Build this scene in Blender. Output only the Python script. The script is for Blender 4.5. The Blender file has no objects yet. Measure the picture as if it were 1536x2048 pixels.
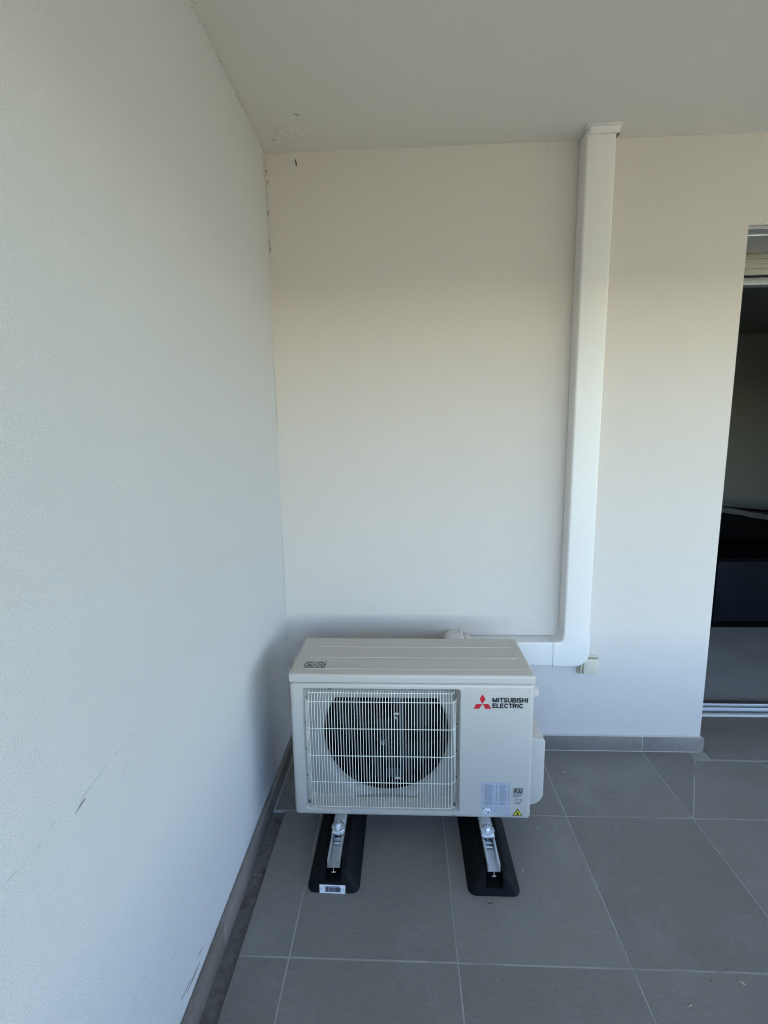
import bpy, bmesh, math, random
from mathutils import Vector, Matrix
random.seed(7)
SC = bpy.context.scene
COL = SC.collection

# ------------------------------------------------------------------ camera
CAM = Vector((0.52474, -1.94784, 1.38053))
F, PITCH, YAW, ROLL = 934.15, 0.15115, 0.04448, -0.0144
cp, sp, cy, sy = math.cos(PITCH), math.sin(PITCH), math.cos(YAW), math.sin(YAW)
def cam2world(x, y, z): return Vector((cy*x - sy*y, sy*x + cy*y, z))
R0 = cam2world(1, 0, 0); U0 = cam2world(0, sp, cp); FW = cam2world(0, cp, -sp)
cr, sr = math.cos(ROLL), math.sin(ROLL)
RR = R0*cr + U0*sr; UU = U0*cr - R0*sr
cd = bpy.data.cameras.new('camera'); cam = bpy.data.objects.new('camera', cd); COL.objects.link(cam)
cd.sensor_fit = 'VERTICAL'; cd.sensor_height = 36; cd.lens = F/2048*36
cd.clip_start = 0.02; cd.clip_end = 2000
m = Matrix.Identity(4)
for i in range(3):
    m[i][0] = RR[i]; m[i][1] = UU[i]; m[i][2] = -FW[i]; m[i][3] = CAM[i]
cam.matrix_world = m
SC.camera = cam

# ------------------------------------------------------------------ light
SUN_EL, SUN_ROT = math.radians(52), math.radians(20)
w = bpy.data.worlds.new('World'); SC.world = w; w.use_nodes = True
nt = w.node_tree; bg = nt.nodes['Background']
sky = nt.nodes.new('ShaderNodeTexSky'); sky.sky_type = 'NISHITA'; sky.sun_disc = False
sky.sun_elevation = SUN_EL; sky.sun_rotation = SUN_ROT; sky.air_density = 1.0; sky.dust_density = 0.0; sky.ozone_density = 3.4
nt.links.new(sky.outputs[0], bg.inputs[0]); bg.inputs[1].default_value = 0.15
ld = bpy.data.lights.new('sun', 'SUN'); ld.energy = 2.1; ld.angle = math.radians(0.5); ld.color = (1, 0.93, 0.82)
sun = bpy.data.objects.new('sun', ld); COL.objects.link(sun)
sv = Vector((math.sin(SUN_ROT)*math.cos(SUN_EL), math.cos(SUN_ROT)*math.cos(SUN_EL), math.sin(SUN_EL)))
sun.rotation_euler = (-sv).to_track_quat('-Z', 'Y').to_euler()
SC.view_settings.view_transform = 'Standard'; SC.view_settings.look = 'None'
SC.view_settings.exposure = 2.92; SC.view_settings.gamma = 1
SC.render.engine = 'CYCLES'
SC.cycles.filter_width = 1.05
SC.cycles.max_bounces = 14; SC.cycles.diffuse_bounces = 8

# ------------------------------------------------------------------ materials
class NT:
    def __init__(s, name):
        s.m = bpy.data.materials.new(name); s.m.use_nodes = True; s.t = s.m.node_tree
        s.b = s.t.nodes['Principled BSDF']; s.tc = s.n('ShaderNodeTexCoord')
        s.out = s.t.nodes['Material Output']
    def n(s, typ, **k):
        x = s.t.nodes.new(typ)
        for a, v in k.items(): setattr(x, a, v)
        return x
    def l(s, a, b): s.t.links.new(a, b)
    def noise(s, scale, detail=3, rough=0.5, stretch=None, rot=None):
        x = s.n('ShaderNodeTexNoise'); x.inputs['Scale'].default_value = scale
        x.inputs['Detail'].default_value = detail; x.inputs['Roughness'].default_value = rough
        if stretch or rot:
            mp = s.n('ShaderNodeMapping')
            if stretch: mp.inputs['Scale'].default_value = stretch
            if rot: mp.inputs['Rotation'].default_value = rot
            s.l(s.tc.outputs['Object'], mp.inputs[0]); s.l(mp.outputs[0], x.inputs[0])
        else: s.l(s.tc.outputs['Object'], x.inputs[0])
        return x.outputs[0]
    def ramp(s, fac, stops):
        x = s.n('ShaderNodeValToRGB'); e = x.color_ramp.elements
        while len(e) < len(stops): e.new(0.5)
        for i, (p, c) in enumerate(stops):
            e[i].position = p; e[i].color = (*c, 1) if len(c) == 3 else c
        s.l(fac, x.inputs[0]); return x.outputs[0]
    def mix(s, fac, a, b, mode='MIX'):
        x = s.n('ShaderNodeMix', data_type='RGBA', blend_type=mode)
        if isinstance(fac, (int, float)): x.inputs[0].default_value = fac
        else: s.l(fac, x.inputs[0])
        for i, v in ((6, a), (7, b)):
            if isinstance(v, tuple): x.inputs[i].default_value = (*v, 1)
            else: s.l(v, x.inputs[i])
        return x.outputs[2]
    def bump(s, h, strength, dist, prev=None):
        x = s.n('ShaderNodeBump'); x.inputs['Strength'].default_value = strength; x.inputs['Distance'].default_value = dist
        s.l(h, x.inputs['Height'])
        if prev: s.l(prev, x.inputs['Normal'])
        return x.outputs[0]
    def fin(s, color, rough, metal=0, normal=None, spec=None):
        if isinstance(color, tuple): s.b.inputs['Base Color'].default_value = (*color, 1)
        else: s.l(color, s.b.inputs['Base Color'])
        if isinstance(rough, (int, float)): s.b.inputs['Roughness'].default_value = rough
        else: s.l(rough, s.b.inputs['Roughness'])
        s.b.inputs['Metallic'].default_value = metal
        if normal: s.l(normal, s.b.inputs['Normal'])
        if spec is not None: s.b.inputs['Specular IOR Level'].default_value = spec
        return s.m
def sc(c, k): return tuple(x*k for x in c)

def plaster(name, c, bs=0.5):
    t = NT(name)
    big = t.noise(1.3, 4, 0.6); fine = t.noise(360, 3, 0.75); mid = t.noise(14, 5, 0.6)
    col = t.ramp(big, [(0.3, sc(c, 0.955)), (0.7, sc(c, 1.02))])
    col = t.mix(0.5, col, t.ramp(mid, [(0.35, sc(c, 0.95)), (0.65, sc(c, 1.02))]))
    col = t.mix(0.6, col, t.ramp(fine, [(0.3, sc(c, 0.72)), (0.7, sc(c, 1.16))]))
    nm = t.bump(fine, bs, 0.0022); nm = t.bump(mid, 0.12, 0.004, nm); nm = t.bump(t.noise(2.6, 3), 0.45, 0.016, nm)
    return t.fin(col, 0.92, normal=nm, spec=0.2)
WALL = (0.64, 0.588, 0.548)
M = {}
M['wall'] = plaster('wall_plaster', WALL)
M['side'] = plaster('side_wall_plaster', (0.575, 0.57, 0.57))
M['ceiling'] = plaster('ceiling_paint', (0.745, 0.715, 0.665), 0.16)
M['caulk'] = plaster('corner_filler', (0.62, 0.60, 0.56), 0.2)
def tile_mat(name, c, rough=0.55, var=0.16, ang=0.5):
    t = NT(name)
    info = t.n('ShaderNodeNewGeometry')
    isl = info.outputs['Random Per Island']
    a = t.noise(5, 6, 0.65, stretch=(1, 2.6, 1), rot=(0, 0, ang)); b = t.noise(260, 3, 0.6); d = t.noise(34, 6, 0.7, stretch=(1, 3.4, 1), rot=(0, 0, ang))
    col = t.ramp(a, [(0.32, sc(c, 1-2.4*var)), (0.68, sc(c, 1+2.2*var))])
    col = t.mix(0.5, col, t.ramp(t.noise(1.7, 5, 0.6), [(0.38, sc(c, 0.55)), (0.62, sc(c, 1.4))]))
    col = t.mix(0.5, col, t.ramp(d, [(0.36, sc(c, 0.6)), (0.66, sc(c, 1.42))]))
    col = t.mix(0.5, col, t.ramp(b, [(0.3, sc(c, 0.55)), (0.7, sc(c, 1.4))]))
    col = t.mix(0.35, col, t.ramp(isl, [(0, sc(c, 0.72)), (1, sc(c, 1.28))]))
    # faint dusty blotches and drip spots
    dust = t.ramp(t.noise(2.3, 8, 0.72), [(0.52, (0, 0, 0)), (0.75, (1, 1, 1))])
    x = t.n('ShaderNodeMath', operation='MULTIPLY'); t.l(dust, x.inputs[0]); x.inputs[1].default_value = 0.42
    col = t.mix(x.outputs[0], col, sc((1.05, 1.0, 0.95), sum(c)/3*1.7))
    spot = t.ramp(t.noise(75, 2, 0.5), [(0.735, (0, 0, 0)), (0.765, (1, 1, 1))])
    col = t.mix(spot, col, sc(c, 0.35))
    nm = t.bump(b, 0.25, 0.0006); nm = t.bump(d, 0.2, 0.001, nm)
    r = t.ramp(a, [(0.3, (rough-.06,)*3), (0.7, (rough+.1,)*3)])
    return t.fin(col, r, normal=nm, spec=0.45)
M['tile'] = tile_mat('porcelain_tile', (0.205, 0.190, 0.168))
M['skirt'] = tile_mat('skirting_tile', (0.205, 0.175, 0.155), 0.5, 0.1, 0)
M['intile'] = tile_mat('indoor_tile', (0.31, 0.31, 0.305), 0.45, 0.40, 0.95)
t = NT('grout'); M['grout'] = t.fin(t.ramp(t.noise(2.6, 8, 0.72), [(0.36, (0.22, 0.205, 0.18)), (0.5, (0.32, 0.305, 0.275)), (0.68, (0.43, 0.42, 0.39))]), 0.9, normal=t.bump(t.noise(200), 0.5, 0.001))
t = NT('gutter_dirt')
M['gutter'] = t.fin(t.mix(t.ramp(t.noise(9, 8, 0.75), [(0.5, (0, 0, 0)), (0.66, (1, 1, 1))]), t.ramp(t.noise(60, 4), [(0.3, (0.125, 0.118, 0.108)), (0.7, (0.185, 0.172, 0.155))]), (0.085, 0.055, 0.036)), 0.85, normal=t.bump(t.noise(120, 5), 0.5, 0.002))
def simple(name, c, rough, metal=0, ns=60, var=0.06, bs=0.08, spec=None, bd=0.001):
    t = NT(name); a = t.noise(ns, 4); b = t.noise(4, 5, 0.65)
    col = t.mix(0.5, t.ramp(a, [(0.3, sc(c, 1-var)), (0.7, sc(c, 1+var))]), t.ramp(b, [(0.3, sc(c, 1-var)), (0.7, sc(c, 1+var))]))
    return t.fin(col, rough, metal, t.bump(a, bs, bd), spec)
M['pvc'] = simple('white_pvc', (0.71, 0.68, 0.66), 0.42, ns=500, var=0.02, bs=0.12, bd=0.0003)
M['casing'] = simple('ivory_enamel', (0.50, 0.455, 0.405), 0.30, ns=520, var=0.025, bs=0.25, bd=0.0004)
M['bell'] = simple('recess_grey', (0.33, 0.312, 0.285), 0.22, ns=200, var=0.03)
M['wire'] = simple('ivory_wire', (0.80, 0.77, 0.68), 0.35, ns=300, var=0.03)
M['black'] = simple('fan_black', (0.0022, 0.0022, 0.0026), 0.8, spec=.15)
M['fan'] = simple('fan_blade_grey', (0.0045, 0.0055, 0.007), 0.65, spec=.2)
M['navy'] = simple('motor_bracket', (0.035, 0.042, 0.055), 0.5, 0.3)
M['rubber'] = simple('black_rubber', (0.0040, 0.0043, 0.0052), 0.7, ns=180, var=0.35, bs=0.6, spec=.22)
M['alu'] = simple('mill_aluminium', (0.72, 0.73, 0.74), 0.42, 0.85, ns=200, var=0.08, bs=0.1)
M['zinc'] = simple('zinc_steel', (0.82, 0.84, 0.87), 0.27, 0.95, ns=90, var=0.1, bs=0.1)
M['bracket'] = simple('bright_zinc_plate', (0.88, 0.90, 0.92), 0.38, 0.55, ns=60, var=0.08)
M['screw'] = simple('screw_steel', (0.35, 0.36, 0.38), 0.35, 0.9)
M['beige'] = simple('beige_plastic', (0.60, 0.55, 0.44), 0.45, var=0.04)
M['beiged'] = simple('beige_plastic_gap', (0.33, 0.32, 0.26), 0.6)
M['ink'] = simple('black_ink', (0.012, 0.013, 0.016), 0.5)
M['inkg'] = simple('grey_ink', (0.20, 0.21, 0.25), 0.6)
M['red'] = simple('red_print', (0.50, 0.012, 0.025), 0.4, var=0.03)
M['yellow'] = simple('yellow_print', (0.62, 0.52, 0.03), 0.45, var=0.04)
M['silver'] = simple('silver_sticker', (0.50, 0.51, 0.56), 0.45, 0.25, var=0.03)
M['paper'] = simple('white_sticker', (0.82, 0.82, 0.84), 0.5, var=0.02)
M['frame'] = simple('door_aluminium', (0.42, 0.43, 0.44), 0.4, 0.3, var=0.05)
M['rail'] = simple('rail_aluminium', (0.10, 0.11, 0.12), 0.5, 0.2, var=0.08)
M['framel'] = simple('pale_aluminium', (0.75, 0.77, 0.78), 0.3, 0.5, var=0.04)
t = NT('weathered_lintel')
M['lintel'] = t.fin(t.ramp(t.noise(10, 8, 0.7, stretch=(0.25, 1, 3.5)), [(0.32, (0.22, 0.20, 0.14)), (0.5, (0.42, 0.40, 0.33)), (0.7, (0.48, 0.47, 0.42))]), 0.8)
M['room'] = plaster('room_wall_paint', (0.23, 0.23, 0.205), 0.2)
M['dark'] = simple('dark_furniture', (0.0015, 0.0015, 0.002), 0.85, spec=.06, ns=6, var=0.4)
M['navyc'] = simple('navy_fabric', (0.0050, 0.0062, 0.0098), 0.85, ns=7, var=0.6, spec=.15)
M['throw'] = simple('grey_throw', (0.05, 0.048, 0.045), 0.95, ns=40, var=0.4, bs=0.6, bd=0.01)
M['dirt'] = simple('dark_dirt', (0.06, 0.048, 0.032), 0.95, var=0.4)
M['scuff'] = simple('rubbed_scuff', (0.475, 0.475, 0.475), 0.9, var=0.2)
M['scuffm'] = simple('grey_scuff', (0.30, 0.305, 0.31), 0.9, var=0.25)
M['scuffd'] = simple('dark_scuff', (0.20, 0.20, 0.195), 0.9, var=0.3)
M['smortar'] = simple('skirting_mortar', (0.30, 0.285, 0.26), 0.9)
M['leaf'] = simple('dry_leaf', (0.55, 0.50, 0.40), 0.8, var=0.2)
M['leafb'] = simple('brown_leaf', (0.05, 0.03, 0.02), 0.8, var=0.2)
t = NT('outdoor_ground')
M['ground'] = t.fin(t.ramp(t.noise(0.35, 8, 0.65), [(0.35, (0.30, 0.26, 0.13)), (0.65, (0.44, 0.37, 0.21))]), 0.95)
M['slab'] = plaster('concrete_render', (0.5, 0.49, 0.46))

# ------------------------------------------------------------------ mesh helpers
class MB:
    def __init__(s): s.bm = bmesh.new()
    def box(s, x0, x1, y0, y1, z0, z1, bev=0, seg=2, mi=0, edges=None):
        r = bmesh.ops.create_cube(s.bm, size=1)
        for v in r['verts']:
            v.co = Vector(((x0+x1)/2 + v.co.x*(x1-x0), (y0+y1)/2 + v.co.y*(y1-y0), (z0+z1)/2 + v.co.z*(z1-z0)))
        vs = r['verts']; es = list({e for v in vs for e in v.link_edges}); fs = {f for v in vs for f in v.link_faces}
        for f in fs: f.material_index = mi
        if bev:
            if edges: es = [e for e in es if edges(e)]
            bmesh.ops.bevel(s.bm, geom=es, offset=bev, segments=seg, profile=0.5, affect='EDGES', clamp_overlap=True)
        return s
    def poly(s, pts, mi=0):
        f = s.bm.faces.new([s.bm.verts.new(p) for p in pts]); f.material_index = mi; return s
    def prism(s, pts, vec, mi=0, bev=0, seg=2):
        vec = Vector(vec); a = [s.bm.verts.new(p) for p in pts]; b = [s.bm.verts.new(Vector(p)+vec) for p in pts]
        fs = [s.bm.faces.new(a[::-1]), s.bm.faces.new(b)]
        n = len(pts)
        for i in range(n): fs.append(s.bm.faces.new([a[i], a[(i+1) % n], b[(i+1) % n], b[i]]))
        for f in fs: f.material_index = mi
        bmesh.ops.recalc_face_normals(s.bm, faces=fs)
        if bev:
            es = list({e for f in fs for e in f.edges})
            bmesh.ops.bevel(s.bm, geom=es, offset=bev, segments=seg, profile=0.5, affect='EDGES', clamp_overlap=True)
        return s
    def tube(s, pts, r, n=8, mi=0, caps=True, closed=False):
        pts = [Vector(p) for p in pts]; rings = []
        N = len(pts)
        for i, p in enumerate(pts):
            a = pts[i-1] if (i or closed) else pts[0]; b = pts[(i+1) % N] if (i < N-1 or closed) else pts[-1]
            d = (b-a).normalized()
            ref = Vector((0, 1, 0)) if abs(d.y) < 0.8 else Vector((0, 0, 1))
            u = d.cross(ref).normalized(); v = d.cross(u)
            rings.append([s.bm.verts.new(p + u*(r*math.cos(2*math.pi*k/n)) + v*(r*math.sin(2*math.pi*k/n))) for k in range(n)])
        for i in range(N if closed else N-1):
            A, B = rings[i], rings[(i+1) % N]
            for k in range(n):
                f = s.bm.faces.new([A[k], A[(k+1) % n], B[(k+1) % n], B[k]]); f.material_index = mi; f.smooth = True
        if caps and not closed:
            s.bm.faces.new(rings[0][::-1]).material_index = mi; s.bm.faces.new(rings[-1]).material_index = mi
        return s
    def lathe(s, prof, c, axis='Z', n=32, mi=0, cap=True):
        c = Vector(c); rings = []
        for (r, h) in prof:
            ring = []
            for k in range(n):
                a = 2*math.pi*k/n; x, y = r*math.cos(a), r*math.sin(a)
                o = Vector((x, y, h)) if axis == 'Z' else (Vector((x, h, y)) if axis == 'Y' else Vector((h, x, y)))
                ring.append(s.bm.verts.new(c+o))
            rings.append(ring)
        fs = []
        for A, B in zip(rings, rings[1:]):
            for k in range(n): fs.append(s.bm.faces.new([A[k], A[(k+1) % n], B[(k+1) % n], B[k]]))
        for f in fs: f.smooth = True
        if cap: fs += [s.bm.faces.new(rings[0][::-1]), s.bm.faces.new(rings[-1])]
        for f in fs: f.material_index = mi
        bmesh.ops.recalc_face_normals(s.bm, faces=fs)
        return s
    def build(s, name, mats, parent=None, smooth=35, origin=None):
        me = bpy.data.meshes.new(name)
        bmesh.ops.recalc_face_normals(s.bm, faces=s.bm.faces)
        if origin: bmesh.ops.translate(s.bm, verts=s.bm.verts, vec=-Vector(origin))
        s.bm.to_mesh(me); s.bm.free()
        for x in (mats if isinstance(mats, (list, tuple)) else [mats]): me.materials.append(x)
        if smooth:
            me.shade_smooth(); me.set_sharp_from_angle(angle=math.radians(smooth))
        o = bpy.data.objects.new(name, me); COL.objects.link(o)
        if origin: o.location = origin
        if parent:
            o.parent = parent
            if parent.type == 'EMPTY' or parent.location.length > 0:
                W = world_loc(parent); o.location = Vector(o.location) - W
        return o
def world_loc(o):
    v = Vector(o.location)
    while o.parent: o = o.parent; v += o.location
    return v
def empty(name, loc, label, cat, group=None):
    o = bpy.data.objects.new(name, None); COL.objects.link(o); o.location = loc; o.empty_display_size = 0.05
    return tag(o, label, cat, group)
def tag(o, label, cat, group=None):
    o['label'] = label; o['category'] = cat
    if group: o['group'] = group
    return o
def struct(o): o['kind'] = 'structure'; return o
def shift(mb, p):   # geometry is written in world coordinates; parents sit at p
    bmesh.ops.translate(mb.bm, verts=mb.bm.verts, vec=-Vector(p)); return mb
def part(mb, name, mat, root, smooth=35):
    """world-space geometry -> child of root (root unrotated)"""
    W = world_loc(root)
    bmesh.ops.recalc_face_normals(mb.bm, faces=mb.bm.faces)
    co = [v.co for v in mb.bm.verts]
    c = Vector((sum(v.x for v in co), sum(v.y for v in co), sum(v.z for v in co)))/max(1, len(co))
    bmesh.ops.translate(mb.bm, verts=mb.bm.verts, vec=-c)
    me = bpy.data.meshes.new(name); mb.bm.to_mesh(me); mb.bm.free()
    for x in (mat if isinstance(mat, (list, tuple)) else [mat]): me.materials.append(x)
    if smooth: me.shade_smooth(); me.set_sharp_from_angle(angle=math.radians(smooth))
    o = bpy.data.objects.new(name, me); COL.objects.link(o); o.parent = root; o.location = c - W
    return o
def boolean(o, cutters):
    for c in cutters:
        md = o.modifiers.new('b', 'BOOLEAN'); md.operation = 'DIFFERENCE'; md.object = c; md.solver = 'EXACT'
    dg = bpy.context.evaluated_depsgraph_get(); dg.update()
    me = bpy.data.meshes.new_from_object(o.evaluated_get(dg)); o.modifiers.clear()
    old = o.data; o.data = me; me.name = old.name
    for c in cutters: bpy.data.objects.remove(c, do_unlink=True)
    me.shade_smooth(); me.set_sharp_from_angle(angle=math.radians(35))
def text_geo(body, w, h, bold=0.0, sp=1.0):
    """triangulated text scaled to w x h, returned as (verts, faces) with the origin at the lower left"""
    cu = bpy.data.curves.new('t', 'FONT'); cu.body = body; cu.offset = bold; cu.resolution_u = 4; cu.space_character = sp
    o = bpy.data.objects.new('t', cu); COL.objects.link(o)
    dg = bpy.context.evaluated_depsgraph_get(); dg.update()
    me = bpy.data.meshes.new_from_object(o.evaluated_get(dg))
    vs = [v.co.copy() for v in me.vertices]; fs = [tuple(p.vertices) for p in me.polygons]
    bpy.data.objects.remove(o, do_unlink=True); bpy.data.meshes.remove(me); bpy.data.curves.remove(cu)
    x0 = min(v.x for v in vs); x1 = max(v.x for v in vs); y0 = min(v.y for v in vs); y1 = max(v.y for v in vs)
    return [((v.x-x0)/(x1-x0)*w, (v.y-y0)/(y1-y0)*h) for v in vs], fs
def add_text(mb, body, o, ux, uy, w, h, bold=0.0, mi=0, sp=1.0):
    vs, fs = text_geo(body, w, h, bold, sp); o = Vector(o); ux = Vector(ux); uy = Vector(uy)
    bv = [mb.bm.verts.new(o + ux*a + uy*b) for a, b in vs]
    for f in fs:
        try: mb.bm.faces.new([bv[i] for i in f]).material_index = mi
        except ValueError: pass

# ------------------------------------------------------------------ setting
H = 2.472
XA, TS = 1.1144, 0.4556
rows = [-0.0125, -0.3841, -0.8904, -1.396, -1.902, -2.408, -2.9]
cols = [0.0640] + [XA + TS*k for k in (-2, -1, 0, 1, 2, 3, 4, 5, 6, 7)]
G = 0.0022
fl = MB()
fl.box(0.0645, 5.8, -2.9, -0.002, -0.06, -0.0009, mi=1)
fl.box(0.0, 0.0640, -2.9, -0.388, -0.06, -0.011, mi=2)
fl.box(0.0, 0.0640, -0.384, -0.002, -0.06, -0.0009, mi=1)
def tilebox(pts):
    fl.prism([(x, y, -0.02) for x, y in pts], (0, 0, 0.02), mi=0, bev=0.0008, seg=1)
for i in range(len(cols)-1):
    for j in range(len(rows)-1):
        x0, x1, y1, y0 = cols[i], cols[i+1], rows[j], rows[j+1]
        x0 += 0 if i == 0 else G; x1 -= G; y1 -= G if j else 0; y0 += G
        if j == 0 and abs(cols[i]-1.57) < 0.01:
            tilebox([(x0, y0+.004), (1.7635, -0.068), (1.770, y1), (x0, y1)])
            tilebox([(1.5755, y0), (2.040, y0), (2.040, -0.068), (1.7695, -0.068)])
            continue
        if j == 0 and x0 > 2.0: y1 = -0.068; x0 = x0 if x0 > 2.1 else 2.0445
        if j == 0 and i == 0:
            tilebox([(0.026, y0), (x1, y0), (x1, y1), (0.026, y1)]); continue
        tilebox([(x0, y0), (x1, y0), (x1, y1), (x0, y1)])
floor = struct(fl.build('floor', [M['tile'], M['grout'], M['gutter']]))
# ceiling slab (roof of the loggia and the room behind it)
b = MB().box(-0.25, 6.0, -3.1, 6.2, H, H+0.26)
ceiling = struct(b.build('ceiling', M['ceiling'], smooth=0))
# peeling paint on the ceiling in the corner: raised irregular blisters
b = MB(); random.seed(3)
def blister(cx, cy, rx, ry, h, n=11):
    top = [(cx+rx*(.55+.2*random.random())*math.cos(6.283*k/n), cy+ry*(.55+.2*random.random())*math.sin(6.283*k/n), H-h*(.6+.5*random.random())) for k in range(n)]
    rim = [(cx+rx*(.85+.3*random.random())*math.cos(6.283*k/n), cy+ry*(.85+.3*random.random())*math.sin(6.283*k/n), H+0.0005) for k in range(n)]
    T = [b.bm.verts.new(p) for p in top]; Rr = [b.bm.verts.new(p) for p in rim]; c = b.bm.verts.new((cx, cy, H-h*random.uniform(.3, .9)))
    for k in range(n):
        b.bm.faces.new([T[k], T[(k+1) % n], Rr[(k+1) % n], Rr[k]]); b.bm.faces.new([T[k], T[(k+1) % n], c])
for k in range(38):
    u, v_ = random.random(), random.random()
    blister(0.055+0.14*u, -0.05-0.17*v_*(0.4+u*0.6), random.uniform(.008, .03), random.uniform(.006, .02), random.uniform(.0009, .0031))
part(b, 'peeling_paint', M['ceiling'], ceiling, 60)
b = MB()
for (x, y, dx, dy) in ((0.172, -0.206, 0.008, 0.009), (0.058, -0.080, 0.006, 0.008)):
    b.prism([(x-dx, y-dy*.6, H-.0012), (x+dx, y+dy*.8, H-.0012), (x+dx, y+dy*.8+.0018, H-.0012), (x-dx*.2, y+.003, H-.0012)], (0, 0, 0.001))
part(b, 'paint_crack', M['dirt'], ceiling, 0)

struct(MB().poly([(-600, -900, -0.16), (600, -900, -0.16), (600, 900, -0.16), (-600, 900, -0.16)]).build('ground', M['ground'], smooth=0))
struct(MB().box(-0.25, 6.0, -3.0, -0.0, -0.159, -0.0605).build('terrace_base', M['slab'], smooth=0))

struct(MB().box(-0.2, 6.0, -3.1, -2.9, 2.0, H-.0005).build('sky_blocker_beam', M['ceiling'], smooth=0))  # unseen beam, added to keep sky light off the upper walls
struct(MB().box(0.001, 6.0, -3.06, -2.905, -0.06, 0.58).build('light_blocker_parapet', M['side'], smooth=0))  # unseen low wall, added and sized to cut light on lower surfaces
# left wall
def wall_thing(name, mb, label, mat='wall'):
    o = mb.build(name, M[mat], smooth=0); tag(o, label, 'wall'); return o
lw = wall_thing('side_wall', MB().box(-0.22, 0.0, -3.0, 6.0, -0.06, H-0.0003), 'long rough white plaster wall on the left with grey scuff marks', 'side')
# back wall with door opening 1.82..3.9, up to z 2.16
bk = MB()
XD, XD2, ZD, TW = 1.821, 3.95, 2.16, 0.30
ring = [(0.0004, 0), (XD, 0), (XD, ZD), (XD2, ZD), (XD2, 0), (5.8, 0), (5.8, H-0.0004), (0.0004, H-0.0004)]
bk.prism([(x, 0.0, z-0.05 if z == 0 else z) for x, z in ring], (0, TW, 0))
bw = wall_thing('rear_wall', bk, 'cream rough plaster wall behind the outdoor unit, beside the dark doorway')
# filler bead down the corner, a little crooked
b = MB()
pts = [(0.0015+0.0012*math.sin(z*9), -0.0015, z) for z in [0.08+i*0.12 for i in range(17)]]
b.tube(pts, 0.0018, 5); part(b, 'corner_filler', M['caulk'], bw, 60)
b = MB(); random.seed(11)
def speck(c, ax, r, st=1.0, n=7):
    p = []
    for k in range(n):
        a = 6.283*k/n; q = r*.72*random.uniform(.35, 1.1)
        u, v_ = q*math.cos(a), q*st*math.sin(a)
        p.append((c[0]+u, c[1], c[2]+v_) if ax == 'y' else ((c[0], c[1]+u, c[2]+v_) if ax == 'x' else (c[0]+u, c[1]+v_, c[2])))
    return p
for z, r in ((2.409, .004), (2.40, .003), (2.37, .0045), (2.362, .003), (2.33, .0022), (2.31, .0018), (2.27, .003), (2.262, .0045), (2.255, .004), (2.20, .0018), (2.19, .0015), (2.16, .0035), (2.15, .004), (2.138, .0025), (2.13, .0045), (2.12, .003)):
    b.prism(speck((random.uniform(.003, .009), -0.0014, z), 'y', r, 1.9), (0, 0.0012, 0))
for x, z, r in ((.045, 2.466, .003), (.035, 2.467, .002), (.09, 2.468, .002), (.16, 2.466, .0015), (.03, 2.408, .002), (.05, 2.36, .002), (.09, 2.40, .0012), (.185, 2.28, .002), (.24, 2.17, .001), (0.062, 2.38, .0015), (1.07, 2.452, .0035), (1.155, 2.452, .0016), (1.44, 2.441, .003), (1.43, 2.35, .0012), (.93, 2.25, .001)):
    b.prism(speck((x, -0.0014, z), 'y', r, 1.0), (0, 0.0012, 0))
part(b, 'cobweb_dirt', M['dirt'], bw, 0)
b = MB(); b.prism([(0.119, -0.004, 2.447), (0.1215, -0.004, 2.443), (0.1245, -0.004, 2.430), (0.124, -0.004, 2.423), (0.1205, -0.004, 2.425), (0.1185, -0.004, 2.436)], (0, 0.0045, 0), bev=0.001)
tag(b.build('moth', M['dirt']), 'small dark moth resting high on the cream wall near the corner', 'insect')
b = MB(); random.seed(5)
for y in [-0.02-0.03*k for k in range(24)]:
    if random.random() < .75: b.prism(speck((0.0014, y+random.uniform(-.01, .01), H-random.uniform(.003, .02)), 'x', random.uniform(.0012, .0034), .6), (-0.0012, 0, 0))
    b.prism(speck((random.uniform(.002, .012), y, H-.0014), 'z', random.uniform(.001, .0025), 2.2), (0, 0, 0.0012))
for z in (2.43, 2.415, 2.40, 2.385): b.prism(speck((0.0014, -0.014-(2.43-z)*.1, z), 'x', .003, 3), (-0.0012, 0, 0))
part(b, 'cobweb_dirt', M['dirt'], lw, 0)
# scuffs on the left wall (y,z)
def streak(b, y0, z0, y1, z1, wd, n=7):
    L0 = math.hypot(y1-y0, z1-z0)
    if L0 > .045 and wd < .002:      # long scratches skip over the rough surface
        k = int(L0/.014); 
        for i in range(k):
            if random.random() < .62:
                a, c = i/k, (i+random.uniform(.4, 1.0))/k; j = random.uniform(-.0022, .0022)
                streak(b, y0+(y1-y0)*a, z0+(z1-z0)*a+j, y0+(y1-y0)*c, z0+(z1-z0)*c+j*.5, wd*random.uniform(.5, 1.1), 3)
        return
    d = Vector((y1-y0, z1-z0)); L = d.length; d.normalize(); nn = Vector((-d.y, d.x))
    up, lo = [], []
    for k in range(n+1):
        t_ = k/n; c = Vector((y0, z0)) + d*(L*t_) + nn*random.uniform(-.0008, .0008)
        q = wd*math.sin(math.pi*min(max(t_, .06), .94))*random.uniform(.5, 1.1)/2
        up.append((0.0008, *(c+nn*q))); lo.append((0.0008, *(c-nn*q)))
    b.prism(up+lo[::-1], (-0.0007, 0, 0))
random.seed(2)
b = MB()
for s_ in ((-1.311, .803, -1.287, .812, .006), (-1.306, .806, -1.284, .810, .003)): streak(b, *s_)
part(b, 'scuff_mark', M['scuffm'], lw, 0)
b = MB()
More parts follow.
